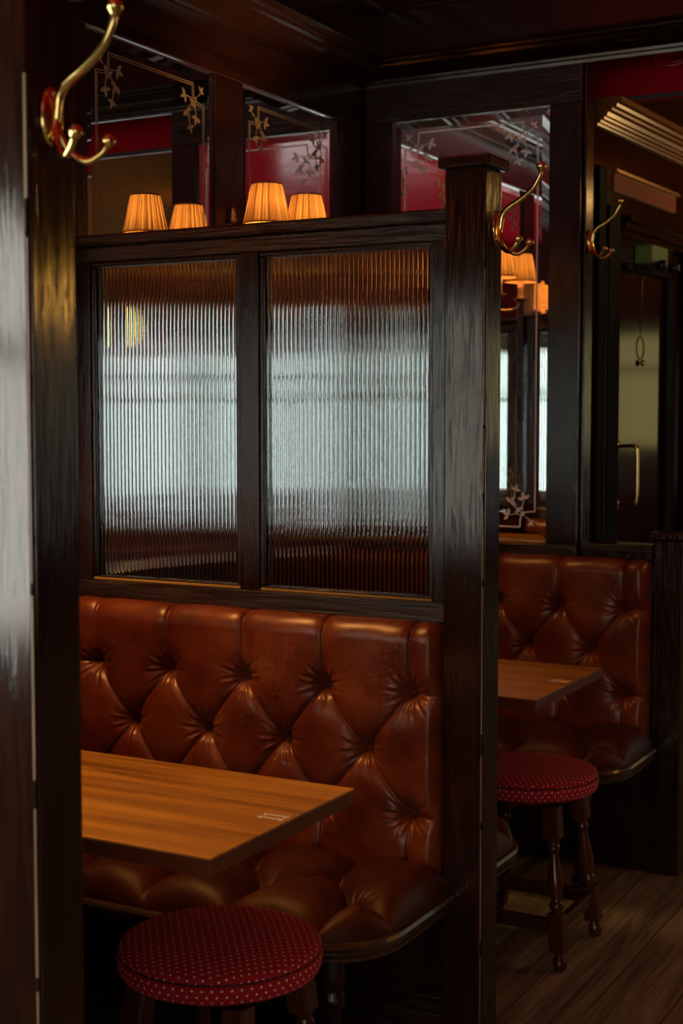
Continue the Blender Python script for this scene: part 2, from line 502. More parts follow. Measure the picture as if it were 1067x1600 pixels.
window('window_2', 'Y', -4.2, 1.35, 3.2, 0.60, 2.02, DAYM, 1)
window('window_3', 'X', 3.4, 7.6, 9.1, 0.5, 2.3, DAYM2, -1)
window('window_4', 'X', 3.4, 9.8, 11.3, 0.5, 2.3, DAYM2, -1)
window('added_far_glow', 'Y', 12.0, 0.2, 3.2, 1.12, 2.15, FARGLOW, -1)  # unseen glowing panes, added for the passage door to mirror

# boxed soffit and cornice running down the booth wall and across the end wall
prof = [(0.0, 2.475), (0.012, 2.475), (0.014, 2.484), (0.024, 2.486), (0.026, 2.494), (0.034, 2.497), (0.045, 2.503), (0.060, 2.506),
        (0.078, 2.504), (0.094, 2.506), (0.106, 2.514), (0.110, 2.522), (0.130, 2.524), (0.133, 2.531), (0.158, 2.533), (0.162, 2.538),
        (0.162, 2.662), (0.172, 2.664), (0.176, 2.672), (0.190, 2.676), (0.206, 2.688), (0.212, 2.702), (0.232, 2.706), (0.236, 2.72),
        (0.262, 2.742), (0.270, 2.76), (0.27, 2.995), (0.0, 2.995)]
trim_1 = struct(MB().sweep([(3.4, YW), (XW, YW), (XW, -4.2)], prof, left=True).build('trim_1', CORNW))

# frame of the booth wall around the mirrors (stiles and rails are boards of their own)
FD = 0.012
MIRA = (2.779, 3.341); MIRB = (3.482, 4.035); MZ0, MZ1 = 1.013, 2.345
def wall_boards(dy, y_first, y_last, with_top=True):
    box('stile', WOODZ, (XW-0.012, XW+FD, MIRA[1]+dy, MIRB[0]+dy, MZ0, MZ1), wall_left, 0.003)
    box('stile', WOODZ, (XW-0.012, XW+FD, y_first, MIRA[0]+dy, MZ0, MZ1), wall_left, 0.003)
    box('stile', WOODZ, (XW-0.012, XW+FD, MIRB[1]+dy, y_last, MZ0, MZ1), wall_left, 0.003)
    box('rail', WOODY, (XW-0.012, XW+FD, y_first, y_last, MZ1, 2.48), wall_left, 0.003)
    box('rail', WOODY, (XW-0.012, XW+FD+0.004, y_first, y_last, 0.93, MZ0), wall_left, 0.003)
    box('dado_panel', WOODZ, (XW-0.012, XW+0.004, y_first, y_last, 0.14, 0.93), wall_left)
    box('skirting', WOODY, (XW-0.012, XW+0.018, y_first, y_last, 0, 0.14), wall_left, 0.003)
wall_boards(0, P2+0.046, YW)
wall_boards(-BOOTH, P1+0.046, P2+0.046)
window('window_6', 'X', XW, -1.0, 1.0, 0.88, 1.86, DAYM3, 1)

# end wall
XE = -1.456
wall_back = struct(box('wall_back', WOODZ, (XW, XE, YW+0.006, YW+0.09, 0, 2.53)))
MBX0, MBX1, MBZ0, MBZ1 = -2.096, -1.558, 1.013, 2.358
box('stile', WOODZ, (XW+0.02, MBX0, YW-FD, YW+0.006, MBZ0, MBZ1), wall_back, 0.003)
box('stile', WOODZ, (MBX1, XE, YW-FD, YW+0.006, MBZ0, MBZ1), wall_back, 0.003)
box('edge_bead', WOODZ, (XE, XE+0.010, YW+0.01, YW+0.085, 1.0, 2.53), wall_back, 0.004)
box('rail', WOODX, (XW+0.02, XE, YW-FD, YW+0.006, MBZ1, 2.53), wall_back, 0.003)
box('rail', WOODX, (XW+0.02, XE, YW-FD-0.004, YW+0.006, 0.95, MBZ0-0.012), wall_back, 0.003)
box('mirror_sill_bead', GOLDB, (MBX0, MBX1, YW-FD-0.004, YW+0.004, MBZ0-0.012, MBZ0), wall_back, 0.004)
# low end screen with its sill and short post
low = struct(box('wall_low_screen', WOODZ, (XE+0.0105, -1.217, YW+0.01, YW+0.06, 0, 0.985)))
box('sill', WOODX, (XE+0.0105, -1.217, YW-0.008, YW+0.078, 0.985, 1.012), low, 0.004)
pp = box('post', POSTW, (-1.216, XP, YW, YW+PW, 0, 1.028), low, 0.004)
box('post_cap', POSTW, (-1.229, XP+0.013, YW-0.013, YW+PW+0.013, 1.028, 1.052), pp, 0.006)

# mirrors with bevelled margins and etched borders
def spray(mb, P, sx, sz, scale=1.0):
    """leaf spray at a notched corner; P(a, z) gives a point, sx / sz point into the mirror"""
    def strip(pts, w):
        n = len(pts)
        for i in range(n-1):
            a = Vector(pts[i]); b = Vector(pts[i+1]); d = (b-a).normalized(); q = Vector((-d.y, d.x))*w*0.5
            e = d*w*0.25
            poly = [a-q-e, b-q+e, b+q+e, a+q-e]
            mb.prism([tuple(t) for t in poly], lambda p: P(p[0]*sx, p[1]*sz, 0.0), lambda p: P(p[0]*sx, p[1]*sz, 0.0006))
    def leaf(cx, cz, ang, s):
        for da, ln in ((0, 1.0), (1.25, 0.9), (-1.25, 0.9)):
            a = ang + da; u = Vector((math.cos(a), math.sin(a))); v = Vector((-u.y, u.x)); c = Vector((cx, cz))
            poly = [c, c+u*s*ln*0.35+v*s*0.22, c+u*s*ln*0.7+v*s*0.16, c+u*s*ln, c+u*s*ln*0.7-v*s*0.16, c+u*s*ln*0.35-v*s*0.22]
            mb.prism([tuple(t) for t in poly], lambda p: P(p[0]*sx, p[1]*sz, 0.0), lambda p: P(p[0]*sx, p[1]*sz, 0.0006))
    k = scale
    for cx, cz, ang, s in ((0.052, 0.045, 2.2, 0.026), (0.006, 0.058, 1.3, 0.024), (0.058, 0.006, 0.4, 0.024), (0.022, 0.020, 0.8, 0.018), (-0.016, -0.016, -2.3, 0.017), (0.035, 0.085, 1.9, 0.02)):
        leaf(cx*k, cz*k, ang, s*k)
    w = 0.0022*k
    strip([(0.004, 0.004), (0.012, 0.03), (0.006, 0.055)], w)
    strip([(0.004, 0.004), (0.03, 0.010), (0.056, 0.006)], w)
    strip([(0.008, 0.010), (0.03, 0.028), (0.052, 0.045)], w)
    strip([(0.040, 0.040), (0.042, 0.06), (0.035, 0.085)], w)
    strip([(0.0, 0.0), (-0.010, -0.004), (-0.014, -0.012)], w)

def wall_mirror(axis, pos, a0, a1, z0, z1, out, label, inset, line_w, mat, double=False):
    """axis 'X': mirror on a wall x = pos spanning y = a0..a1"""
    def P(a, z, d):
        return (pos + out*d, a, z) if axis == 'X' else (a, pos + out*d, z)
    root = empty('wall_mirror', P((a0+a1)/2, z0, 0), label, 'mirror', 'tall mirrors of the booths')
    bw = 0.026; lift = 0.0022
    mb = MB(); mb.add([P(a0+bw, z0+bw, lift), P(a1-bw, z0+bw, lift), P(a1-bw, z1-bw, lift), P(a0+bw, z1-bw, lift)], [(0, 1, 2, 3)])
    mb.build('mirror_plate', MIRROR, root, fix=False)
    o = [(a0, z0), (a1, z0), (a1, z1), (a0, z1)]; i = [(a0+bw, z0+bw), (a1-bw, z0+bw), (a1-bw, z1-bw), (a0+bw, z1-bw)]
    for k in range(4):
        k2 = (k+1) % 4
        MB().add([P(*o[k], 0), P(*o[k2], 0), P(*i[k2], lift), P(*i[k], lift)], [(0, 1, 2, 3)]).build('slanted_margin', MIRROR, root, fix=False)
    # etched line with notched corners
    r = 0.05
    def border(ins, w):
        mb = MB(); b0, b1, c0, c1 = a0+ins, a1-ins, z0+ins, z1-ins
        path = []
        for (cx, cz, s0) in ((b0, c0, 0), (b1, c0, 1), (b1, c1, 2), (b0, c1, 3)):
            # concave quarter: the arc bites into the corner
            arcs = {0: ((b0, c0+r), (b0+r, c0), (b0, c0)), 1: ((b1-r, c0), (b1, c0+r), (b1, c0)), 2: ((b1, c1-r), (b1-r, c1), (b1, c1)), 3: ((b0+r, c1), (b0, c1-r), (b0, c1))}
            p, q, c = arcs[s0]
            for t in range(7):
                u = t/6; m = ((p[0]*(1-u)+q[0]*u), (p[1]*(1-u)+q[1]*u))
                inx = 1 if s0 in (0, 3) else -1; inz = 1 if s0 in (0, 1) else -1
                bulge = 0.010*math.sin(math.pi*u) + 0.008*(1-abs(2*u-1))
                path.append((m[0]+inx*bulge, m[1]+inz*bulge))
        n = len(path)
        for k in range(n):
            a = Vector(path[k]); b = Vector(path[(k+1) % n]); d = (b-a)
            if d.length < 1e-6: continue
            d = d.normalized(); q = Vector((-d.y, d.x))*w*0.5; e = d*w*0.3
            mb.prism([tuple(a-q-e), tuple(b-q+e), tuple(b+q+e), tuple(a+q-e)], lambda p: P(p[0], p[1], lift+0.0002), lambda p: P(p[0], p[1], lift+0.0007))
        return mb
    border(inset, line_w).build('etched_border', mat, root)
    if double: border(inset+0.006, line_w*0.8).build('etched_border', mat, root)
    for sx, ca in ((1, a0+inset), (-1, a1-inset)):
        for sz, cz in ((1, z0+inset), (-1, z1-inset)):
            mb = MB(); c = (ca+sx*r*0.62, cz+sz*r*0.62)
            spray(mb, lambda a, z, d, c=c: P(c[0]+a, c[1]+z, lift+0.0004+d), sx, sz)
            mb.build('etched_leaf_spray', mat, root)
    return root
wall_mirror('X', XW, MIRA[0], MIRA[1], MZ0, MZ1, 1, 'tall mirror on the side wall nearer the big coat hook, fine etched vine corners', 0.045, 0.0018, ETCHD, True)
wall_mirror('X', XW, MIRB[0], MIRB[1], MZ0, MZ1, 1, 'tall mirror on the side wall next to the room corner, behind two lamp shades', 0.045, 0.0018, ETCHD, True)
wall_mirror('Y', YW, MBX0, MBX1, MBZ0, MBZ1, -1, 'tall mirror with white etched leaf corners above the far leather bench', 0.040, 0.0048, ETCH)
for nm, dy in (('booth in front of the reeded screen', -BOOTH),):
    wall_mirror('X', XW, MIRA[0]+dy, MIRA[1]+dy, MZ0, MZ1, 1, 'tall side wall mirror in the %s, nearer one' % nm, 0.045, 0.0018, ETCHD)
    wall_mirror('X', XW, MIRB[0]+dy, MIRB[1]+dy, MZ0, MZ1, 1, 'tall side wall mirror in the %s, farther one' % nm, 0.045, 0.0018, ETCHD)

# ------------------------------------------------------------------ passage wall with the door (slightly skewed)
DA = math.radians(3.6); W0 = Vector((-1.52, 4.35, 0))
# local axes: x = outwards (towards the aisle), y = along the wall
DM = Matrix(((math.cos(DA), math.sin(DA), 0, W0.x), (-math.sin(DA), math.cos(DA), 0, W0.y), (0, 0, 1, 0), (0, 0, 0, 1)))
def dbox(name, mat, u0, u1, n0, n1, z0, z1, parent=None, bevel=0.0):
    return box(name, mat, (n0, n1, u0, u1, z0, z1), parent, bevel, M=DM)
def dpt(u, n, z): return DM @ Vector((n, u, z))
wall_passage = struct(MB().box(-0.09, 0.0, -0.02, 0.345, 0, 2.43, M=DM).box(-0.09, 0.0, 0.345, 1.02, 2.012, 2.43, M=DM).box(-0.09, 0.0, 1.02, 7.4, 0, 2.43, M=DM).build('wall_passage', HALLW))
dbox('jamb', BLACKW, 0.167, 0.236, 0.0005, 0.016, 0, 2.22, wall_passage, 0.004)
dbox('jamb', BLACKW, 0.238, 0.345, 0.0005, 0.024, 0, 2.10, wall_passage, 0.004)
dbox('gilt_strip', BRASSD, 0.232, 0.237, 0.016, 0.019, 0.9, 1.95, wall_passage)
dbox('jamb', BLACKW, 1.022, 1.09, 0.0005, 0.024, 0, 2.05, wall_passage, 0.004)
for i, (za, zb, n1) in enumerate(((2.060, 2.083, 0.050), (2.036, 2.060, 0.034), (2.014, 2.036, 0.020))):
    dbox('head_moulding', HALLW, 0.37, 1.2, 0.0005, n1, za, zb, wall_passage, 0.004)
dbox('transom_pane', PINKP, 0.325, 0.94, 0.0005, 0.006, 2.156, 2.216, wall_passage)
for n0, za, zb in ((0.020, 2.217, 2.222), (0.014, 2.222, 2.230)):
    dbox('gold_bead', BRASSD, 0.325, 0.955, 0.0005, n0, za, zb, wall_passage, 0.001)
# passage cornice, many small fillets
cprof = [(0, 2.345), (0.008, 2.345), (0.010, 2.352), (0.018, 2.353), (0.020, 2.361), (0.030, 2.363), (0.032, 2.370), (0.040, 2.372), (0.044, 2.384), (0.056, 2.388),
         (0.058, 2.396), (0.072, 2.398), (0.075, 2.408), (0.088, 2.411), (0.090, 2.4285), (0, 2.4285)]
a = dpt(0.16, 0.0005, 0); b = dpt(7.4, 0.0005, 0)
trim_2 = struct(MB().sweep([(a.x, a.y), (b.x, b.y)], cprof, left=False).build('trim_2', simple('gilt_brown_cornice_paint', (0.24, 0.080, 0.014), 0.25, 0.0, 0.05)))
# embossed oval on the red bulkhead
mb = MB()
for rx, rz, tr in ((0.060, 0.028, 0.0035), (0.046, 0.019, 0.0025)):
    pts = [(-1.285 + rx*math.cos(t*math.pi/16), 4.6095, 2.560 + rz*math.sin(t*math.pi/16)) for t in range(33)]
    mb.tube(pts, tr, 6, cap=False)
mb.build('embossed_oval', REDP, bulkhead)
box('bottom_lip', simple('grey_lip_paint', (0.05, 0.035, 0.03), 0.5), (-1.52, 3.4, 4.607, 4.612, 2.432, 2.446), bulkhead)

door = struct(dbox('door_1', HALLW, 0.362, 1.012, -0.045, -0.006, 0.006, 2.008))
dbox('glazed_panel', HALLW, 0.415, 0.848, -0.006, -0.0045, 0.45, 1.905, door)
dbox('panel_moulding', BLACKW, 0.440, 0.870, -0.006, 0.012, 1.905, 1.930, door, 0.004)
dbox('panel_moulding', BLACKW, 0.848, 0.935, -0.006, 0.012, 0.45, 1.905, door, 0.006)
dbox('panel_moulding', BLACKW, 0.415, 0.870, -0.006, 0.012, 0.425, 0.45, door, 0.004)
hd = MB().tube([dpt(0.403, -0.004, 1.300), dpt(0.404, 0.02, 1.302), dpt(0.405, 0.055, 1.302), dpt(0.406, 0.066, 1.292), dpt(0.407, 0.068, 1.20), dpt(0.407, 0.066, 1.112), dpt(0.407, 0.055, 1.100), dpt(0.408, 0.02, 1.10), dpt(0.408, -0.004, 1.102)], 0.0065, 10, 4).build('pull_handle', BRASS, door)
for zc in (1.302, 1.10):
    M_ = DM @ Matrix.Translation((-0.006, 0.405, zc)) @ Matrix.Rotation(math.pi/2, 4, 'Y') @ Matrix.Diagonal((1.8, 0.8, 1, 1))
    MB().lathe([(0.001, 0.010), (0.008, 0.009), (0.013, 0.004), (0.015, 0.0)], 16, M_).build('handle_rose', BRASS, hd)

# twin spot emergency lamp over the door
el = empty('emergency_light', dpt(0.70, 0, 1.955), 'green box with two black spot heads fixed over the passage door', 'light')
dbox('housing', GREENP, 0.55, 0.71, -0.0055, 0.060, 1.935, 1.999, el, 0.005)
for u, n in ((0.585, 0.080), (0.70, 0.085)):
    M_ = DM @ Matrix.Translation((n, u, 1.928))
    MB().lathe([(0.010, 0.018), (0.019, 0.012), (0.022, -0.002), (0.018, -0.014), (0.008, -0.017)], 16, M_).build('spot_head', BLACKP, el)
    MB().tube([dpt(u-0.01, 0.05, 1.94), dpt(u, n-0.01, 1.935)], 0.006, 8).build('spot_neck', BLACKP, el)
# pull cord with oval ring
pc = empty('light_pull', dpt(0.60, 0.0, 1.59), 'thin hanging light pull with an oval ring and ball in front of the passage door', 'light pull')
MB().tube([dpt(0.615, 0.0125, 1.925), dpt(0.615, 0.001, 1.88), dpt(0.615, -0.0035, 1.69)], 0.0008, 6).build('cord', BRASSD, pc)
MB().tube([dpt(0.615+0.036*math.sin(t*math.pi/12), -0.0025, 1.645-0.040*math.cos(t*math.pi/12)) for t in range(25)], 0.0016, 6, cap=False).build('oval_ring', BRASSD, pc)
MB().lathe([(0.001, 0.012), (0.006, 0.009), (0.009, 0.0), (0.006, -0.009), (0.001, -0.012)], 14, DM @ Matrix.Translation((0.005, 0.615, 1.592))).build('ball', BRASSD, pc)

# ================================================================== PARTITIONS
def reeded_pane(x0, x1, y, z0, z1, parent):
    n = round((x1-x0)/0.0108); p = (x1-x0)/n; seg = 10; r = p*0.72
    vs = []; fs = []; mb = MB()
    back = y + 0.004
    for i in range(n):
        base = len(vs)
        for k in range(seg+1):
            t = k/seg*p; c = t-p/2
            yy = y + (r - math.sqrt(r*r-c*c)) - 0.0015
            vs.append((x0+i*p+t, yy, z0)); vs.append((x0+i*p+t, yy, z1))
        for k in range(seg):
            q = base+2*k; fs.append((q, q+2, q+3, q+1))
    mb.add(vs, fs, True)
    mb.add([(x0, back, z0), (x1, back, z0), (x1, back, z1), (x0, back, z1)], [(0, 3, 2, 1)])
    e = y + (r - math.sqrt(r*r-p*p/4)) - 0.0015
    mb.add([(x0, e, z0), (x0, back, z0), (x0, back, z1), (x0, e, z1)], [(0, 3, 2, 1)])
    mb.add([(x1, e, z0), (x1, back, z0), (x1, back, z1), (x1, e, z1)], [(0, 1, 2, 3)])
    return mb.build('reeded_glass_pane', REEDED, parent, fix=False)

def partition(yf, label):
    """yf: front face of the post"""
    root = empty('booth_partition', (-1.67, yf+0.045, 0), label, 'partition', 'glazed booth partitions')
    yr0, yr1 = yf+0.027, yf+0.067
    xl, xr = XW+0.021, XP-PW
    post = box('post', POSTW, (XP-PW, XP, yf, yf+PW, 0, 1.905), root, 0.004)
    box('post_cap', POSTW, (XP-PW-0.012, XP+0.012, yf-0.012, yf+PW+0.012, 1.905, 1.929), post, 0.005)
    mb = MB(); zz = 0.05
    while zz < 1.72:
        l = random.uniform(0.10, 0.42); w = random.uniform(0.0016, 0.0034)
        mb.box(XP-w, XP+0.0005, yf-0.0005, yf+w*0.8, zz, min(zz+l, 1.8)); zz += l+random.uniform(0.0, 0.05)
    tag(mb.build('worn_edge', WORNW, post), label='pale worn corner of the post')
    box('chamfer_strip', POSTW, (XP-0.0005, XP+0.004, yf+0.004, yf+0.016, 0.05, 1.80), post, 0.003)
    box('top_cap', WOODX, (xl, xr, yr0-0.014, yr1+0.014, 1.801, 1.829), root, 0.006)
    box('top_rail', WOODX, (xl, xr, yr0, yr1, 1.766, 1.801), root, 0.002)
    box('bottom_rail', WOODX, (xl, xr, yr0, yr1, 0.967, 1.010), root, 0.002)
    for a, b in ((xl, -2.152), (-1.732, -1.681), (-1.255, xr)):
        box('stile', WOODZ, (a, b, yr0, yr1, 1.010, 1.766), root, 0.002)
    box('lower_panel', WOODZ, (xl, xr, yf+0.037, yf+0.057, 0.0, 0.967), root)
    for s in (-1, 1):
        y0 = yf+0.0365 if s < 0 else yf+0.0575
        MB().sweep([(xl, y0), (xr, y0)], [(0, 0), (0.016, 0), (0.016, 0.13), (0.010, 0.142), (0.012, 0.152), (0.004, 0.168), (0, 0.17)], left=(s > 0)).build('skirting', WOODX, root)
    for x0, x1 in ((-2.152, -1.732), (-1.681, -1.255)):
        z0, z1 = 1.010, 1.766; b = 0.011
        g = reeded_pane(x0+0.002, x1-0.002, yf+0.045, z0+0.002, z1-0.002, root)
        for side in (0, 1):
            ya, yb = (yr0+0.003, yf+0.0425) if side == 0 else (yf+0.0495, yr1-0.003)
            box('glazing_bead', GOLDB, (x0, x1, ya, yb, z0, z0+b*0.6), root, 0.003)  # gold colour paints the reflected gleam along the foot of the glass
            box('glazing_bead', WOODX, (x0, x1, ya + (0.004 if side == 0 else 0), yb - (0.004 if side == 1 else 0), z0+b*0.6, z0+b), root, 0.002)
            box('glazing_bead', WOODX, (x0, x1, ya, yb, z1-b, z1), root, 0.004)
            box('glazing_bead', WOODZ, (x0, x0+b, ya, yb, z0+b, z1-b), root, 0.004)
            box('glazing_bead', WOODZ, (x1-b, x1, ya, yb, z0+b, z1-b), root, 0.004)
    return root
part2 = partition(P2, 'dark oak booth partition with two reeded glass panes and a tall capped post')
part1 = partition(P1, 'dark oak partition whose glossy near post stands at the left edge with a big brass hook')

# ================================================================== BENCHES
AX = [-1.287, -1.497, -1.703, -1.909, -2.115]
BX = [-1.395, -1.600, -1.806, -2.012]
ZA, ZB, ZC = 0.818, 0.688, 0.556
BL, BR = XW+0.022, -1.219       # left / right end of a bench back
TK = 0.050                      # thickness of the bench back
def seg_dist(X, Z, segs):
    d = np.full(X.shape, 9.0)
    for (x0, z0, x1, z1) in segs:
        dx, dz = x1-x0, z1-z0; l2 = dx*dx+dz*dz
        t = np.clip(((X-x0)*dx+(Z-z0)*dz)/l2, 0, 1)
        d = np.minimum(d, np.hypot(X-x0-t*dx, Z-z0-t*dz))
    return d
def tuft(X, Z, segs, btn, amp, sig, dent):
    d = seg_dist(X, Z, segs)
    h = amp*(1-np.exp(-d/sig)) - 0.0032*np.exp(-(d/0.0028)**2)
    for (bx, bz) in btn:
        r = np.hypot(X-bx, Z-bz); th = np.arctan2(Z-bz, X-bx)
        h -= 1.25*dent*np.exp(-(r/0.019)**2) + 0.75*dent*np.exp(-(r/0.046)**2)
        h += 0.0016*np.sin(13*th+bx*37)*np.exp(-((r-0.030)/0.018)**2) + 0.0007*np.sin(23*th+bz*51)*np.exp(-((r-0.035)/0.02)**2)
    return h
def grid_faces(nr, nc, flip=False):
    i = np.arange(nr-1)[:, None]*nc + np.arange(nc-1)[None, :]
    q = np.stack([i, i+1, i+nc+1, i+nc], -1).reshape(-1, 4)
    return q[:, ::-1] if flip else q
def grid_mesh(name, mat, P, parent, flip):
    nr, nc, _ = P.shape
    me = bpy.data.meshes.new(name)
    me.from_pydata(P.reshape(-1, 3).tolist(), [], grid_faces(nr, nc, flip).tolist())
    me.polygons.foreach_set('use_smooth', [True]*len(me.polygons))
    me.materials.append(mat)
    o = bpy.data.objects.new(name, me); COL.objects.link(o)
    o.parent = parent; o.matrix_parent_inverse = Matrix.Translation(-Vector(parent.location))
    return o

def bench(yface, s, label):
    """yface: face of the panel the bench stands against; s = -1 faces the camera side, +1 the far side"""
    root = empty('leather_bench', (-1.7, yface+s*0.22, 0), label, 'bench', 'buttoned leather benches')
    Yl = lambda d: yface + s*(d+0.001)
    # ---- back
    zt, rt, zb = 0.966, 0.040, 0.400
    nx = 420; xs = np.linspace(BL, BR, nx)
    path = []
    for z in np.linspace(zb, zt-rt, 215): path.append((TK, z, 1.0, 0.0, z))
    for a in np.linspace(0, math.pi/2, 24)[1:]:
        path.append((TK-rt+rt*math.cos(a), zt-rt+rt*math.sin(a), math.cos(a), math.sin(a), zt-rt+rt*a))
    path.append((0.0, zt, 0.0, 1.0, zt-rt+rt*math.pi/2+0.01))
    path = np.array(path)
    X = np.repeat(xs[None, :], len(path), 0); Wc = np.repeat(path[:, 4][:, None], nx, 1)
    segs = []
    for x in AX:
        segs.append((x, ZA, x+0.004, 1.05)); segs.append((x, ZC, x-0.004, 0.36))
    for b in BX:
        for x in AX:
            if abs(abs(b-x)-0.105) < 0.02:
                segs.append((b, ZB, x, ZA)); segs.append((b, ZB, x, ZC))
    segs += [(AX[0], ZA, BR+0.02, ZA-0.004), (AX[0], ZC, BR+0.02, ZC-0.004), (AX[-1], ZA, BL-0.02, ZA), (AX[-1], ZC, BL-0.02, ZC)]
    btn = [(x, ZA) for x in AX] + [(x, ZB) for x in BX] + [(x, ZC) for x in AX]
    h = tuft(X, Wc, segs, btn, 0.010, 0.014, 0.019)
    h += 0.0012*np.sin(X*41+np.sin(Wc*23)*2)*np.cos(Wc*37)
    # fade at the back of the roll and round off the ends
    fade = np.clip((path[:, 4].max()-path[:, 4])/0.03, 0, 1)[:, None]
    h = h*fade
    re = 0.030
    def endround(t):
        t = np.clip(t, 0, re); return re-np.sqrt(np.maximum(re*re-(re-t)**2, 0))
    er = endround(BR-X)+endround(X-BL)
    base = path[:, 0][:, None]*np.ones_like(X)
    d = base + path[:, 2][:, None]*(h*np.clip((BR-X)/0.02, 0, 1)*np.clip((X-BL)/0.02, 0, 1)-er)
    z = path[:, 1][:, None] + path[:, 3][:, None]*h - path[:, 3][:, None]*er*0.6
    d = np.maximum(d, 0.0)
    P = np.stack([X, yface + s*(d+0.001), z], -1)
    # closing columns back to the panel
    cl = P[:, :1].copy(); cl[:, :, 1] = yface+s*0.001
    cr = P[:, -1:].copy(); cr[:, :, 1] = yface+s*0.001
    P = np.concatenate([cl, P, cr], 1)
    back = grid_mesh('backrest', LEATHER, P, root, s > 0)
    bm_ = None
    def button(x, y, z, nx_, par):
        nonlocal bm_
        if bm_ is None:
            m = MB().lathe([(0.0005, 0.0052), (0.005, 0.0047), (0.009, 0.0025), (0.0105, 0.0), (0.009, -0.003)], 14)
            o = m.build('button', LEATHER, par); bm_ = o
        else:
            o = bm_.copy(); COL.objects.link(o); o.parent = par
        o.matrix_parent_inverse = Matrix.Translation(-Vector(root.location))
        o.location = (x, y, z)
        o.rotation_euler = nx_
        return o
    for (x, zz) in btn:
        hb = tuft(np.array([x]), np.array([zz]), segs, btn, 0.010, 0.014, 0.019)[0]
        button(x, Yl(TK+hb+0.004), zz, (math.pi/2*(1 if s < 0 else -1), 0, 0), back)
    # ---- seat cushion
    D0, D1, RC = TK-0.012, 0.425, 0.15
    SR = -1.197
    nx2, ny2 = 240, 110
    xs = np.concatenate([np.linspace(BL, SR-RC, 150, endpoint=False), SR-RC+RC*np.sin(np.linspace(0, math.pi/2, 90))])
    def ymax(x):
        t = np.clip((x-(SR-RC))/RC, 0, 1); return D1-RC+RC*np.sqrt(np.maximum(1-t*t, 0))
    ts = np.sin(np.linspace(0, math.pi/2, ny2))
    X = np.repeat(xs[None, :], ny2, 0)
    Dm = D0 + ts[:, None]*(ymax(xs)[None, :]-D0)
    # distance to the outline (front, rounded corner, aisle side)
    inx = np.clip(SR-X, 0, 9); iny = np.clip(D1-Dm, 0, 9)
    de = np.minimum(inx, iny)
    cx, cy = SR-RC, D1-RC
    cm = (X > cx) & (Dm > cy)
    de = np.where(cm, RC-np.hypot(X-cx, Dm-cy), de); de = np.clip(de, 0, 9)
    SA = [-1.300, -1.505, -1.71, -1.915, -2.12]; SB = [-1.40, -1.605, -1.81, -2.015]
    YA, YB = 0.285, 0.160
    ssegs = []
    for x in SA: ssegs.append((x, YA, x+0.002, 0.6))
    for x in SB: ssegs.append((x, YB, x, -0.1))
    for b in SB:
        for x in SA:
            if abs(abs(b-x)-0.103) < 0.02: ssegs.append((b, YB, x, YA))
    ssegs += [(SA[0], YA, SR+0.05, YA+0.03)]
    sbtn = [(x, YA) for x in SA]+[(x, YB) for x in SB]
    hs = tuft(X, Dm, ssegs, sbtn, 0.038, 0.034, 0.016)
    edge = np.sqrt(np.clip(1-(1-np.clip(de/0.055, 0, 1))**2, 0, 1))
    backf = np.clip(0.45+(Dm-D0)/0.05*0.55, 0, 1)
    Z = 0.402 + edge*(0.034 + hs*backf)
    P = np.stack([X, yface+s*(Dm+0.001), Z], -1)
    low_ = P[-1:].copy(); low_[:, :, 2] = 0.396
    P = np.concatenate([P, low_], 0)
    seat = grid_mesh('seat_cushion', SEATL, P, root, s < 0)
    for (x, dd) in sbtn:
        hb = tuft(np.array([x]), np.array([dd]), ssegs, sbtn, 0.038, 0.034, 0.016)[0]
        o = button(x, Yl(dd), 0.402+0.034+hb+0.004, (0, 0, 0), seat)
    # ---- seat frame: moulded rail round front and aisle end
    outl = [(BL, D1)] + [(cx+RC*math.sin(t), cy+RC*math.cos(t)) for t in np.linspace(0, math.pi/2, 14)] + [(SR, 0.04)]
    pth = [(x, Yl(d)) for x, d in outl]
    rp = [(-0.02, 0.364), (0.004, 0.364), (0.009, 0.368), (0.009, 0.374), (0.004, 0.378), (0.004, 0.384), (0.012, 0.388), (0.014, 0.394), (0.010, 0.401), (0.0, 0.403), (-0.02, 0.403)]
    MB().sweep(pth, rp, left=(s > 0), smooth=False).build('seat_rail', BENCHR, root)
    pin = [(BL, D0)] + [(BL, D1-0.012)] + [(cx+(RC-0.012)*math.sin(t), cy+(RC-0.012)*math.cos(t)) for t in np.linspace(0, math.pi/2, 10)] + [(SR-0.012, D0)]
    MB().prism(pin, lambda p: (p[0], Yl(p[1]), 0.366), lambda p: (p[0], Yl(p[1]), 0.398)).build('seat_board', WOODX, root)
    lp = [(0.022, 0.366), (0.026, 0.34), (0.030, 0.30), (0.030, 0.285), (0.022, 0.278), (0.024, 0.268), (0.028, 0.258), (0.030, 0.245), (0.022, 0.232), (0.019, 0.21), (0.024, 0.17), (0.028, 0.13), (0.022, 0.09), (0.016, 0.075), (0.024, 0.065), (0.026, 0.05), (0.018, 0.03), (0.024, 0.018), (0.020, 0.0)]
    for lx in (-1.325, -2.12):
        MB().lathe(list(reversed(lp)), 16, Matrix.Translation((lx, Yl(0.315), 0))).build('turned_leg', WOODZ, root)
    return root
BENCHR = wood('bench_rail_wood', (0.030, 0.015, 0.008), (0.075, 0.040, 0.020), 'X', 0.22, 0.2)
bench1 = bench(P2+0.037, -1, 'buttoned oxblood leather bench under the reeded glass screen')
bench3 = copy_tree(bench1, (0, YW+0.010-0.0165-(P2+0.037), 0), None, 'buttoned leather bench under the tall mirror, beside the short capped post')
bench2 = bench(P2+0.057, 1, 'leather bench behind the reeded screen, its rounded end just past the tall post')

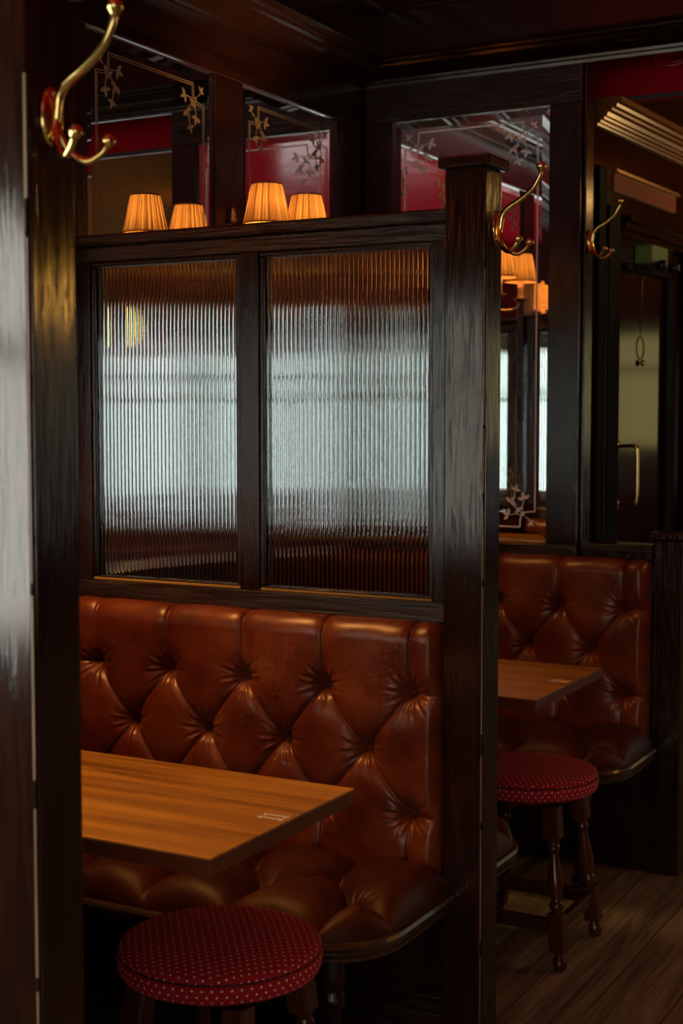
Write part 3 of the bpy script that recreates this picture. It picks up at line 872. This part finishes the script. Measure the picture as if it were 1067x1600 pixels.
# ================================================================== TABLES
def digits(root, chars, xb, yc):
    """white table number; digit tops point to the wall, read from the aisle"""
    z0, z1 = 0.7402, 0.7407; h = 0.044; w = 0.0042
    def strip(mb, pts):
        for i in range(len(pts)-1):
            a = Vector(pts[i]); b = Vector(pts[i+1]); d = (b-a).normalized(); q = Vector((-d.y, d.x))*w*0.5; e = d*w*0.4
            mb.prism([tuple(a-q-e), tuple(b-q+e), tuple(b+q+e), tuple(a+q-e)], lambda p: (xb-p[1], yc+p[0], z0), lambda p: (xb-p[1], yc+p[0], z1))
    x = 0
    for c in chars:
        mb = MB()
        if c == '1':
            strip(mb, [(x, 0), (x, h)]); strip(mb, [(x, h), (x-0.006, h*0.86)]); strip(mb, [(x-0.006, 0), (x+0.006, 0)])
        else:
            strip(mb, [(x-0.007, h*0.80), (x-0.003, h*0.97), (x+0.004, h*0.97), (x+0.008, h*0.80), (x+0.006, h*0.58), (x-0.007, 0.0)])
            strip(mb, [(x-0.007, 0), (x+0.009, 0)])
        d = mb.build('number_digit', WHITE, root)
        x += 0.018
def table(y0, y1, label, chars):
    xr, xl = -1.170, -2.185
    cx, cy = (xr+xl)/2, (y0+y1)/2
    root = empty('pub_table', (cx, cy, 0), label, 'table', 'booth tables')
    box('tabletop', TABLEW, (xl, xr, y0, y1, 0.7375, 0.740), root)
    box('tabletop_core', TEDGEW, (xl, xr, y0, y1, 0.712, 0.7375), root, 0.001)
    MB().lathe([(0.055, 0.705), (0.05, 0.69), (0.032, 0.66), (0.030, 0.40), (0.036, 0.38), (0.036, 0.36), (0.030, 0.34), (0.030, 0.10), (0.045, 0.06), (0.06, 0.03)][::-1], 20, Matrix.Translation((cx-0.05, cy, 0))).build('column', IRON, root)
    box('top_plate', IRON, (cx-0.25, cx+0.15, cy-0.14, cy+0.14, 0.705, 0.712), root)
    mb = MB()
    for a in range(4):
        an = math.pi/4+a*math.pi/2; c_, s_ = math.cos(an), math.sin(an)
        mb.tube([(cx-0.05+0.02*c_, cy+0.02*s_, 0.075), (cx-0.05+0.12*c_, cy+0.12*s_, 0.055), (cx-0.05+0.20*c_, cy+0.20*s_, 0.017)], [0.022, 0.018, 0.016], 10, 4)
    mb.build('cross_foot', IRON, root)
    digits(root, chars, -1.181, 1.972-1.975+cy)
    return root
table(1.745, 2.206, 'honey-brown wooden booth table marked 11, in front of the reeded screen', '11')
table(3.115, 3.597, 'honey-brown wooden table marked 12 in the farther booth behind the tall post', '12')

# ================================================================== STOOLS
def stool(cx, cy, rot, label):
    root = empty('round_stool', (cx, cy, 0), label, 'stool', 'red dotted stools')
    # seat: domed top, seam, side band
    R0 = 0.178; n = 72
    top = [(R0*math.sin(t)*1.0, 0.474+0.020*math.cos(t)) for t in np.linspace(0.0, math.pi/2*0.93, 16)]
    prof = [(0.0008, 0.4945)] + top[1:] + [(R0+0.001, 0.472), (R0+0.0015, 0.468), (R0-0.0015, 0.4655), (R0-0.002, 0.464), (R0+0.002, 0.461), (R0+0.004, 0.452), (R0+0.003, 0.440), (R0-0.002, 0.431), (R0-0.010, 0.428), (0.02, 0.428)]
    vs = []; fs = []; uvs = []
    for (r, z) in prof:
        for k in range(n+1):
            a = 2*math.pi*k/n + 0.6; vs.append((cx+r*math.cos(a), cy+r*math.sin(a), z))
    m = len(prof)
    arc = [0.0]
    for i in range(1, m): arc.append(arc[-1]+math.hypot(prof[i][0]-prof[i-1][0], prof[i][1]-prof[i-1][1]))
    seam = len(top)+2
    me = bpy.data.meshes.new('seat_cushion')
    for i in range(m-1):
        for k in range(n): fs.append((i*(n+1)+k, (i+1)*(n+1)+k, (i+1)*(n+1)+k+1, i*(n+1)+k+1))
    me.from_pydata(vs, [], fs)
    uvl = me.uv_layers.new(name='UVMap')
    for f in me.polygons:
        i = f.index//n
        for li in f.loop_indices:
            vi = me.loops[li].vertex_index; ri, k = divmod(vi, n+1)
            if i < seam:
                a = 2*math.pi*k/n + 0.6; r = arc[ri]
                uvl.data[li].uv = (r*math.cos(a)+5.0, r*math.sin(a)+5.0)
            else:
                per = round(2*math.pi*R0/0.0165)*0.0165
                uvl.data[li].uv = (k/n*per+5.0, arc[ri]-arc[seam]+5.0+0.003)
        f.use_smooth = True
    me.materials.append(FABRIC)
    so = bpy.data.objects.new('seat_cushion', me); COL.objects.link(so)
    so.parent = root; so.matrix_parent_inverse = Matrix.Translation(-Vector(root.location))
    MB().tube([(cx+(R0+0.0005)*math.cos(a), cy+(R0+0.0005)*math.sin(a), 0.4655) for a in np.linspace(0, 2*math.pi, 73)], 0.0022, 6, cap=False).build('piping', simple('dark_red_piping', (0.07, 0.002, 0.004), 0.8), so)
    MB().lathe([(0.128, 0.409), (0.134, 0.412), (0.134, 0.4275), (0.128, 0.428)], 40, Matrix.Translation((cx, cy, 0))).build('seat_ring', STOOLW, root)
    ct, cf, zt = 0.100, 0.142, 0.406
    ends = []
    for k in range(4):
        a = rot + math.pi/4 + k*math.pi/2
        T = Vector((cx+ct*math.sqrt(2)*math.cos(a), cy+ct*math.sqrt(2)*math.sin(a), zt)); B = Vector((cx+cf*math.sqrt(2)*math.cos(a), cy+cf*math.sqrt(2)*math.sin(a), 0))
        zax = (T-B).normalized(); xax = Vector((math.cos(rot), math.sin(rot), 0)); xax = (xax-zax*xax.dot(zax)).normalized(); yax = zax.cross(xax)
        Mx = Matrix(((xax.x, yax.x, zax.x, B.x), (xax.y, yax.y, zax.y, B.y), (xax.z, yax.z, zax.z, B.z), (0, 0, 0, 1)))
        Ln = (T-B).length
        leg = MB()
        # turned shaft
        leg.lathe([(0.017, 0.145), (0.013, 0.152), (0.018, 0.160), (0.0195, 0.168), (0.015, 0.176), (0.013, 0.182), (0.0195, 0.205), (0.0205, 0.222), (0.017, 0.255), (0.0125, 0.292), (0.0115, 0.300), (0.017, 0.306), (0.0185, 0.313), (0.015, 0.320), (0.0135, 0.325), (0.019, 0.333), (0.021, 0.340)], 18, Mx)
        # square blocks with chamfered corners
        for (z0, z1, w) in ((0.052, 0.148, 0.0205), (0.337, Ln+0.006, 0.0225)):
            c = 0.0045
            pts = [(w, w-c), (w-c, w), (-w+c, w), (-w, w-c), (-w, -w+c), (-w+c, -w), (w-c, -w), (w, -w+c)]
            leg.prism(pts, lambda p: tuple(Mx @ Vector((p[0], p[1], z0))), lambda p: tuple(Mx @ Vector((p[0], p[1], z1))))
        lo = leg.build('leg', STOOLW, root)
        MB().lathe([(0.010, 0.003), (0.016, 0.010), (0.0185, 0.022), (0.017, 0.032), (0.011, 0.043), (0.012, 0.052)], 16, Mx).build('foot_knob', STOOLW, lo)
        ends.append(Mx)
    for k in range(4):
        a = ends[k] @ Vector((0, 0, 0.115)); b = ends[(k+1) % 4] @ Vector((0, 0, 0.115))
        d = (b-a).normalized(); q = Vector((-d.y, d.x, 0))
        st = MB(); vs = []
        for p in (a+d*0.019, b-d*0.019):
            for (e, g) in ((-0.010, -0.017), (0.010, -0.017), (0.010, 0.017), (-0.010, 0.017)):
                vs.append(p+q*e+Vector((0, 0, g)))
        st.add(vs, [(0, 1, 2, 3), (4, 7, 6, 5), (0, 4, 5, 1), (1, 5, 6, 2), (2, 6, 7, 3), (3, 7, 4, 0)])
        st.build('stretcher', STOOLW, root, 0.003)
    return root
stool(-1.362, 2.062, 0.0, 'round stool with red white-dotted seat at the near table')
stool(-1.328, 3.488, 0.0, 'round stool with red white-dotted seat beyond the tall post, turned legs visible')

# ================================================================== COAT HOOKS (arms reach out along +X)
def coat_hook(x, y, z, label):
    root = empty('coat_hook', (x, y, z), label, 'coat hook', 'brass double coat hooks')
    Mp = Matrix.Translation((x, y, z)) @ Matrix.Rotation(math.pi/2, 4, 'Y') @ Matrix.Diagonal((0.036, 0.0205, 1, 1))
    MB().lathe([(1.0, 0.0003), (1.0, 0.0025), (0.90, 0.005), (0.70, 0.0065), (0.30, 0.008), (0.05, 0.0085)], 32, Mp).build('back_plate', BRASS, root)
    p = lambda dx, dy, dz: (x+dx, y+dy, z+dz)
    ua = MB().tube([p(0.007, 0, -0.020), p(0.010, 0, 0.004), p(0.014, 0, 0.024), p(0.026, 0, 0.038), p(0.052, 0, 0.053), p(0.078, 0, 0.073), p(0.092, 0, 0.095), p(0.096, 0, 0.110)],
              [0.0042, 0.0055, 0.0062, 0.0062, 0.0058, 0.0054, 0.0050, 0.0046], 14, 6).build('upper_arm', BRASS, root)
    MB().lathe([(0.0046, -0.008), (0.0060, -0.004), (0.0092, 0.0), (0.0105, 0.004), (0.0100, 0.008), (0.0075, 0.0115), (0.001, 0.013)], 18, Matrix.Translation(p(0.0965, 0, 0.112))).build('ball_tip', BRASS, ua)
    for s in (-1, 1):
        la = MB().tube([p(0.008, 0, 0.006), p(0.010, s*0.003, -0.018), p(0.018, s*0.010, -0.040), p(0.036, s*0.020, -0.052), p(0.052, s*0.027, -0.044), p(0.059, s*0.030, -0.034)],
                  [0.0045, 0.0050, 0.0050, 0.0047, 0.0043, 0.0040], 12, 6).build('lower_prong', BRASS, root)
        MB().lathe([(0.004, -0.006), (0.0065, -0.003), (0.0088, 0.002), (0.0085, 0.006), (0.006, 0.0095), (0.001, 0.011)], 16, Matrix.Translation(p(0.0605, s*0.0306, -0.031)) @ Matrix.Rotation(0.5, 4, 'Y')).build('ball_tip', BRASS, la)
    for dz in (-0.024, 0.027):
        MB().lathe([(0.0042, 0.004), (0.0040, 0.0078), (0.0025, 0.0090), (0.0005, 0.0093)], 12, Matrix.Translation(p(0.0, 0, dz)) @ Matrix.Rotation(math.pi/2, 4, 'Y')).build('screw', BRASSD, root)
    return root
coat_hook(XP, P1+0.045, 1.757, 'large brass double coat hook on the blurred near post')
coat_hook(XP+0.004, P2+0.047, 1.786, 'brass double coat hook on the tall capped post')
coat_hook(XE+0.010, YW+0.045, 1.944, 'brass double coat hook at the mirror wall end beside the passage door')

# ================================================================== WALL SCONCES
def sconce(yc, label, x=XW+FD, s=1, zoff=0.0, light=True, power=BULB, d=0.19, spread=0.107):
    root = empty('wall_sconce', (x, yc, 1.86+zoff), label, 'lamp', 'twin-shade wall sconces')
    Z = lambda z: z+zoff
    Mb = Matrix.Translation((x, yc, Z(1.885))) @ Matrix.Rotation(s*math.pi/2, 4, 'Y') @ Matrix.Diagonal((0.060, 0.032, 1, 1))
    MB().lathe([(1.0, 0.0005), (1.0, 0.006), (0.85, 0.010), (0.5, 0.013), (0.1, 0.015)], 28, Mb).build('back_plate', BRASSD, root)
    MB().lathe([(0.004, 0.0), (0.009, 0.006), (0.012, 0.014), (0.007, 0.022), (0.010, 0.028), (0.006, 0.038), (0.008, 0.044), (0.001, 0.056)], 16, Matrix.Translation((x+s*0.012, yc, Z(1.940)))).build('finial', BRASSD, root)
    pts_b = []
    for q in (-1, 1):
        lx, ly = x+s*d, yc+q*spread
        pts_b.append((lx, ly))
        MB().tube([(x+s*0.010, yc+q*0.004, Z(1.880)), (x+s*0.05, yc+q*0.025, Z(1.850)), (x+s*0.10, yc+q*0.06, Z(1.815)), (x+s*0.16, yc+q*0.098, Z(1.812)), (lx, ly, Z(1.845))], 0.0055, 10, 6).build('arm', BRASSD, root)
        MB().lathe([(0.006, 1.838+zoff), (0.018, 1.845+zoff), (0.026, 1.852+zoff), (0.027, 1.856+zoff), (0.012, 1.857+zoff)], 20, Matrix.Translation((lx, ly, 0))).build('drip_pan', BRASSD, root)
        MB().lathe([(0.0115, 1.857+zoff), (0.0115, 1.925+zoff), (0.006, 1.928+zoff)], 16, Matrix.Translation((lx, ly, 0))).build('candle_tube', CANDLE, root)
        MB().lathe([(0.005, 1.928+zoff), (0.011, 1.940+zoff), (0.014, 1.955+zoff), (0.010, 1.975+zoff), (0.002, 1.992+zoff)], 14, Matrix.Translation((lx, ly, 0))).build('bulb', BULBM, root)
        # pleated shade
        n = 46; vs = []; fs = []
        zs = np.linspace(1.918, 2.022, 8)
        for z in zs:
            t = (z-1.918)/0.104; r = 0.0625*(1-t)+0.0405*t
            for k in range(n*4):
                a = 2*math.pi*k/(n*4); w = 0.0016*math.sin(k*math.pi/2)*(1.1-0.3*t)+0.0005*math.sin(a*17+z*60)
                vs.append((lx+(r+w)*math.cos(a), ly+(r+w)*math.sin(a), Z(z)))
        m = n*4
        for i in range(len(zs)-1):
            for k in range(m):
                k2 = (k+1) % m; fs.append((i*m+k, i*m+k2, (i+1)*m+k2, (i+1)*m+k))
        sh = MB().add(vs, fs, True).build('lamp_shade', SHADE, root, fix=False)
        for z, r in ((1.918, 0.0635), (2.022, 0.0415)):
            MB().tube([(lx+r*math.cos(a), ly+r*math.sin(a), Z(z)) for a in np.linspace(0, 2*math.pi, 41)], 0.0022, 6, cap=False).build('shade_trim', TRIMF, sh)
        if light:
            ld = bpy.data.lights.new('sconce_light', 'POINT'); ld.energy = power; ld.color = WARM; ld.shadow_soft_size = 0.016
            lo = bpy.data.objects.new('sconce_light', ld); lo.location = (lx, ly, Z(1.968)); COL.objects.link(lo)
            lo.parent = root; lo.matrix_parent_inverse = Matrix.Translation(-Vector(root.location))
    return root
sconce(3.405, 'brass wall sconce with two glowing pleated shades between the two side wall mirrors', power=BULB*0.8)
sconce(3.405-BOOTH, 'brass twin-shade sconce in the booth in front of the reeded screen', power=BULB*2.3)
sconce(6.9, 'added brass twin-shade sconce, unseen on the opposite wall, nearer the windows', x=3.4, s=-1, zoff=0.2)  # added lamp, out of view, for gold reflections on the posts
sconce(5.7, 'added brass twin-shade sconce, unseen on the opposite wall, farther from the windows', x=3.4, s=-1, zoff=0.2)  # second added lamp for the same gold reflections

# passage ceiling lamp
pl = empty('ceiling_lamp', (-0.75, 5.7, 2.43), 'warm glass bowl lamp hanging from the passage ceiling', 'lamp')
MB().lathe([(0.05, 2.40), (0.055, 2.415), (0.055, 2.4295)], 24, Matrix.Translation((-0.75, 5.7, 0))).build('ceiling_rose', BRASSD, pl)
MB().lathe([(0.006, 2.25), (0.006, 2.40)], 10, Matrix.Translation((-0.75, 5.7, 0))).build('rod', BRASSD, pl)
MB().lathe([(0.01, 2.165), (0.06, 2.175), (0.10, 2.20), (0.12, 2.24), (0.117, 2.24), (0.097, 2.203), (0.058, 2.179), (0.01, 2.169)], 28, Matrix.Translation((-0.75, 5.7, 0)), cap=False).build('bowl', emit('lit_bowl_glass', (1.0, 0.58, 0.20), 0.9), pl)
ld = bpy.data.lights.new('bowl_light', 'POINT'); ld.energy = 7; ld.color = WARM; ld.shadow_soft_size = 0.05
lo = bpy.data.objects.new('bowl_light', ld); lo.location = (-0.75, 5.7, 2.30); COL.objects.link(lo)
lo.parent = pl; lo.matrix_parent_inverse = Matrix.Translation(-Vector(pl.location))

# opal globe pendant over the aisle
gp = empty('globe_pendant', (1.42, 4.42, 3.0), 'warm opal globe pendant hanging in the middle of the bar room', 'lamp')
MB().lathe([(0.05, 2.97), (0.055, 2.985), (0.055, 2.9995)], 24, Matrix.Translation((1.42, 4.42, 0))).build('ceiling_rose', BRASSD, gp)
MB().lathe([(0.006, 1.975), (0.006, 2.97)], 10, Matrix.Translation((1.42, 4.42, 0))).build('rod', BRASSD, gp)
MB().lathe([(0.004, 1.76)]+[(0.11*math.sin(t), 1.87-0.11*math.cos(t)) for t in np.linspace(0.1, 3.04, 22)]+[(0.004, 1.98)], 32, Matrix.Translation((1.42, 4.42, 0))).build('opal_globe', emit('opal_globe_glow', (1.0, 0.52, 0.08), 42.0), gp)
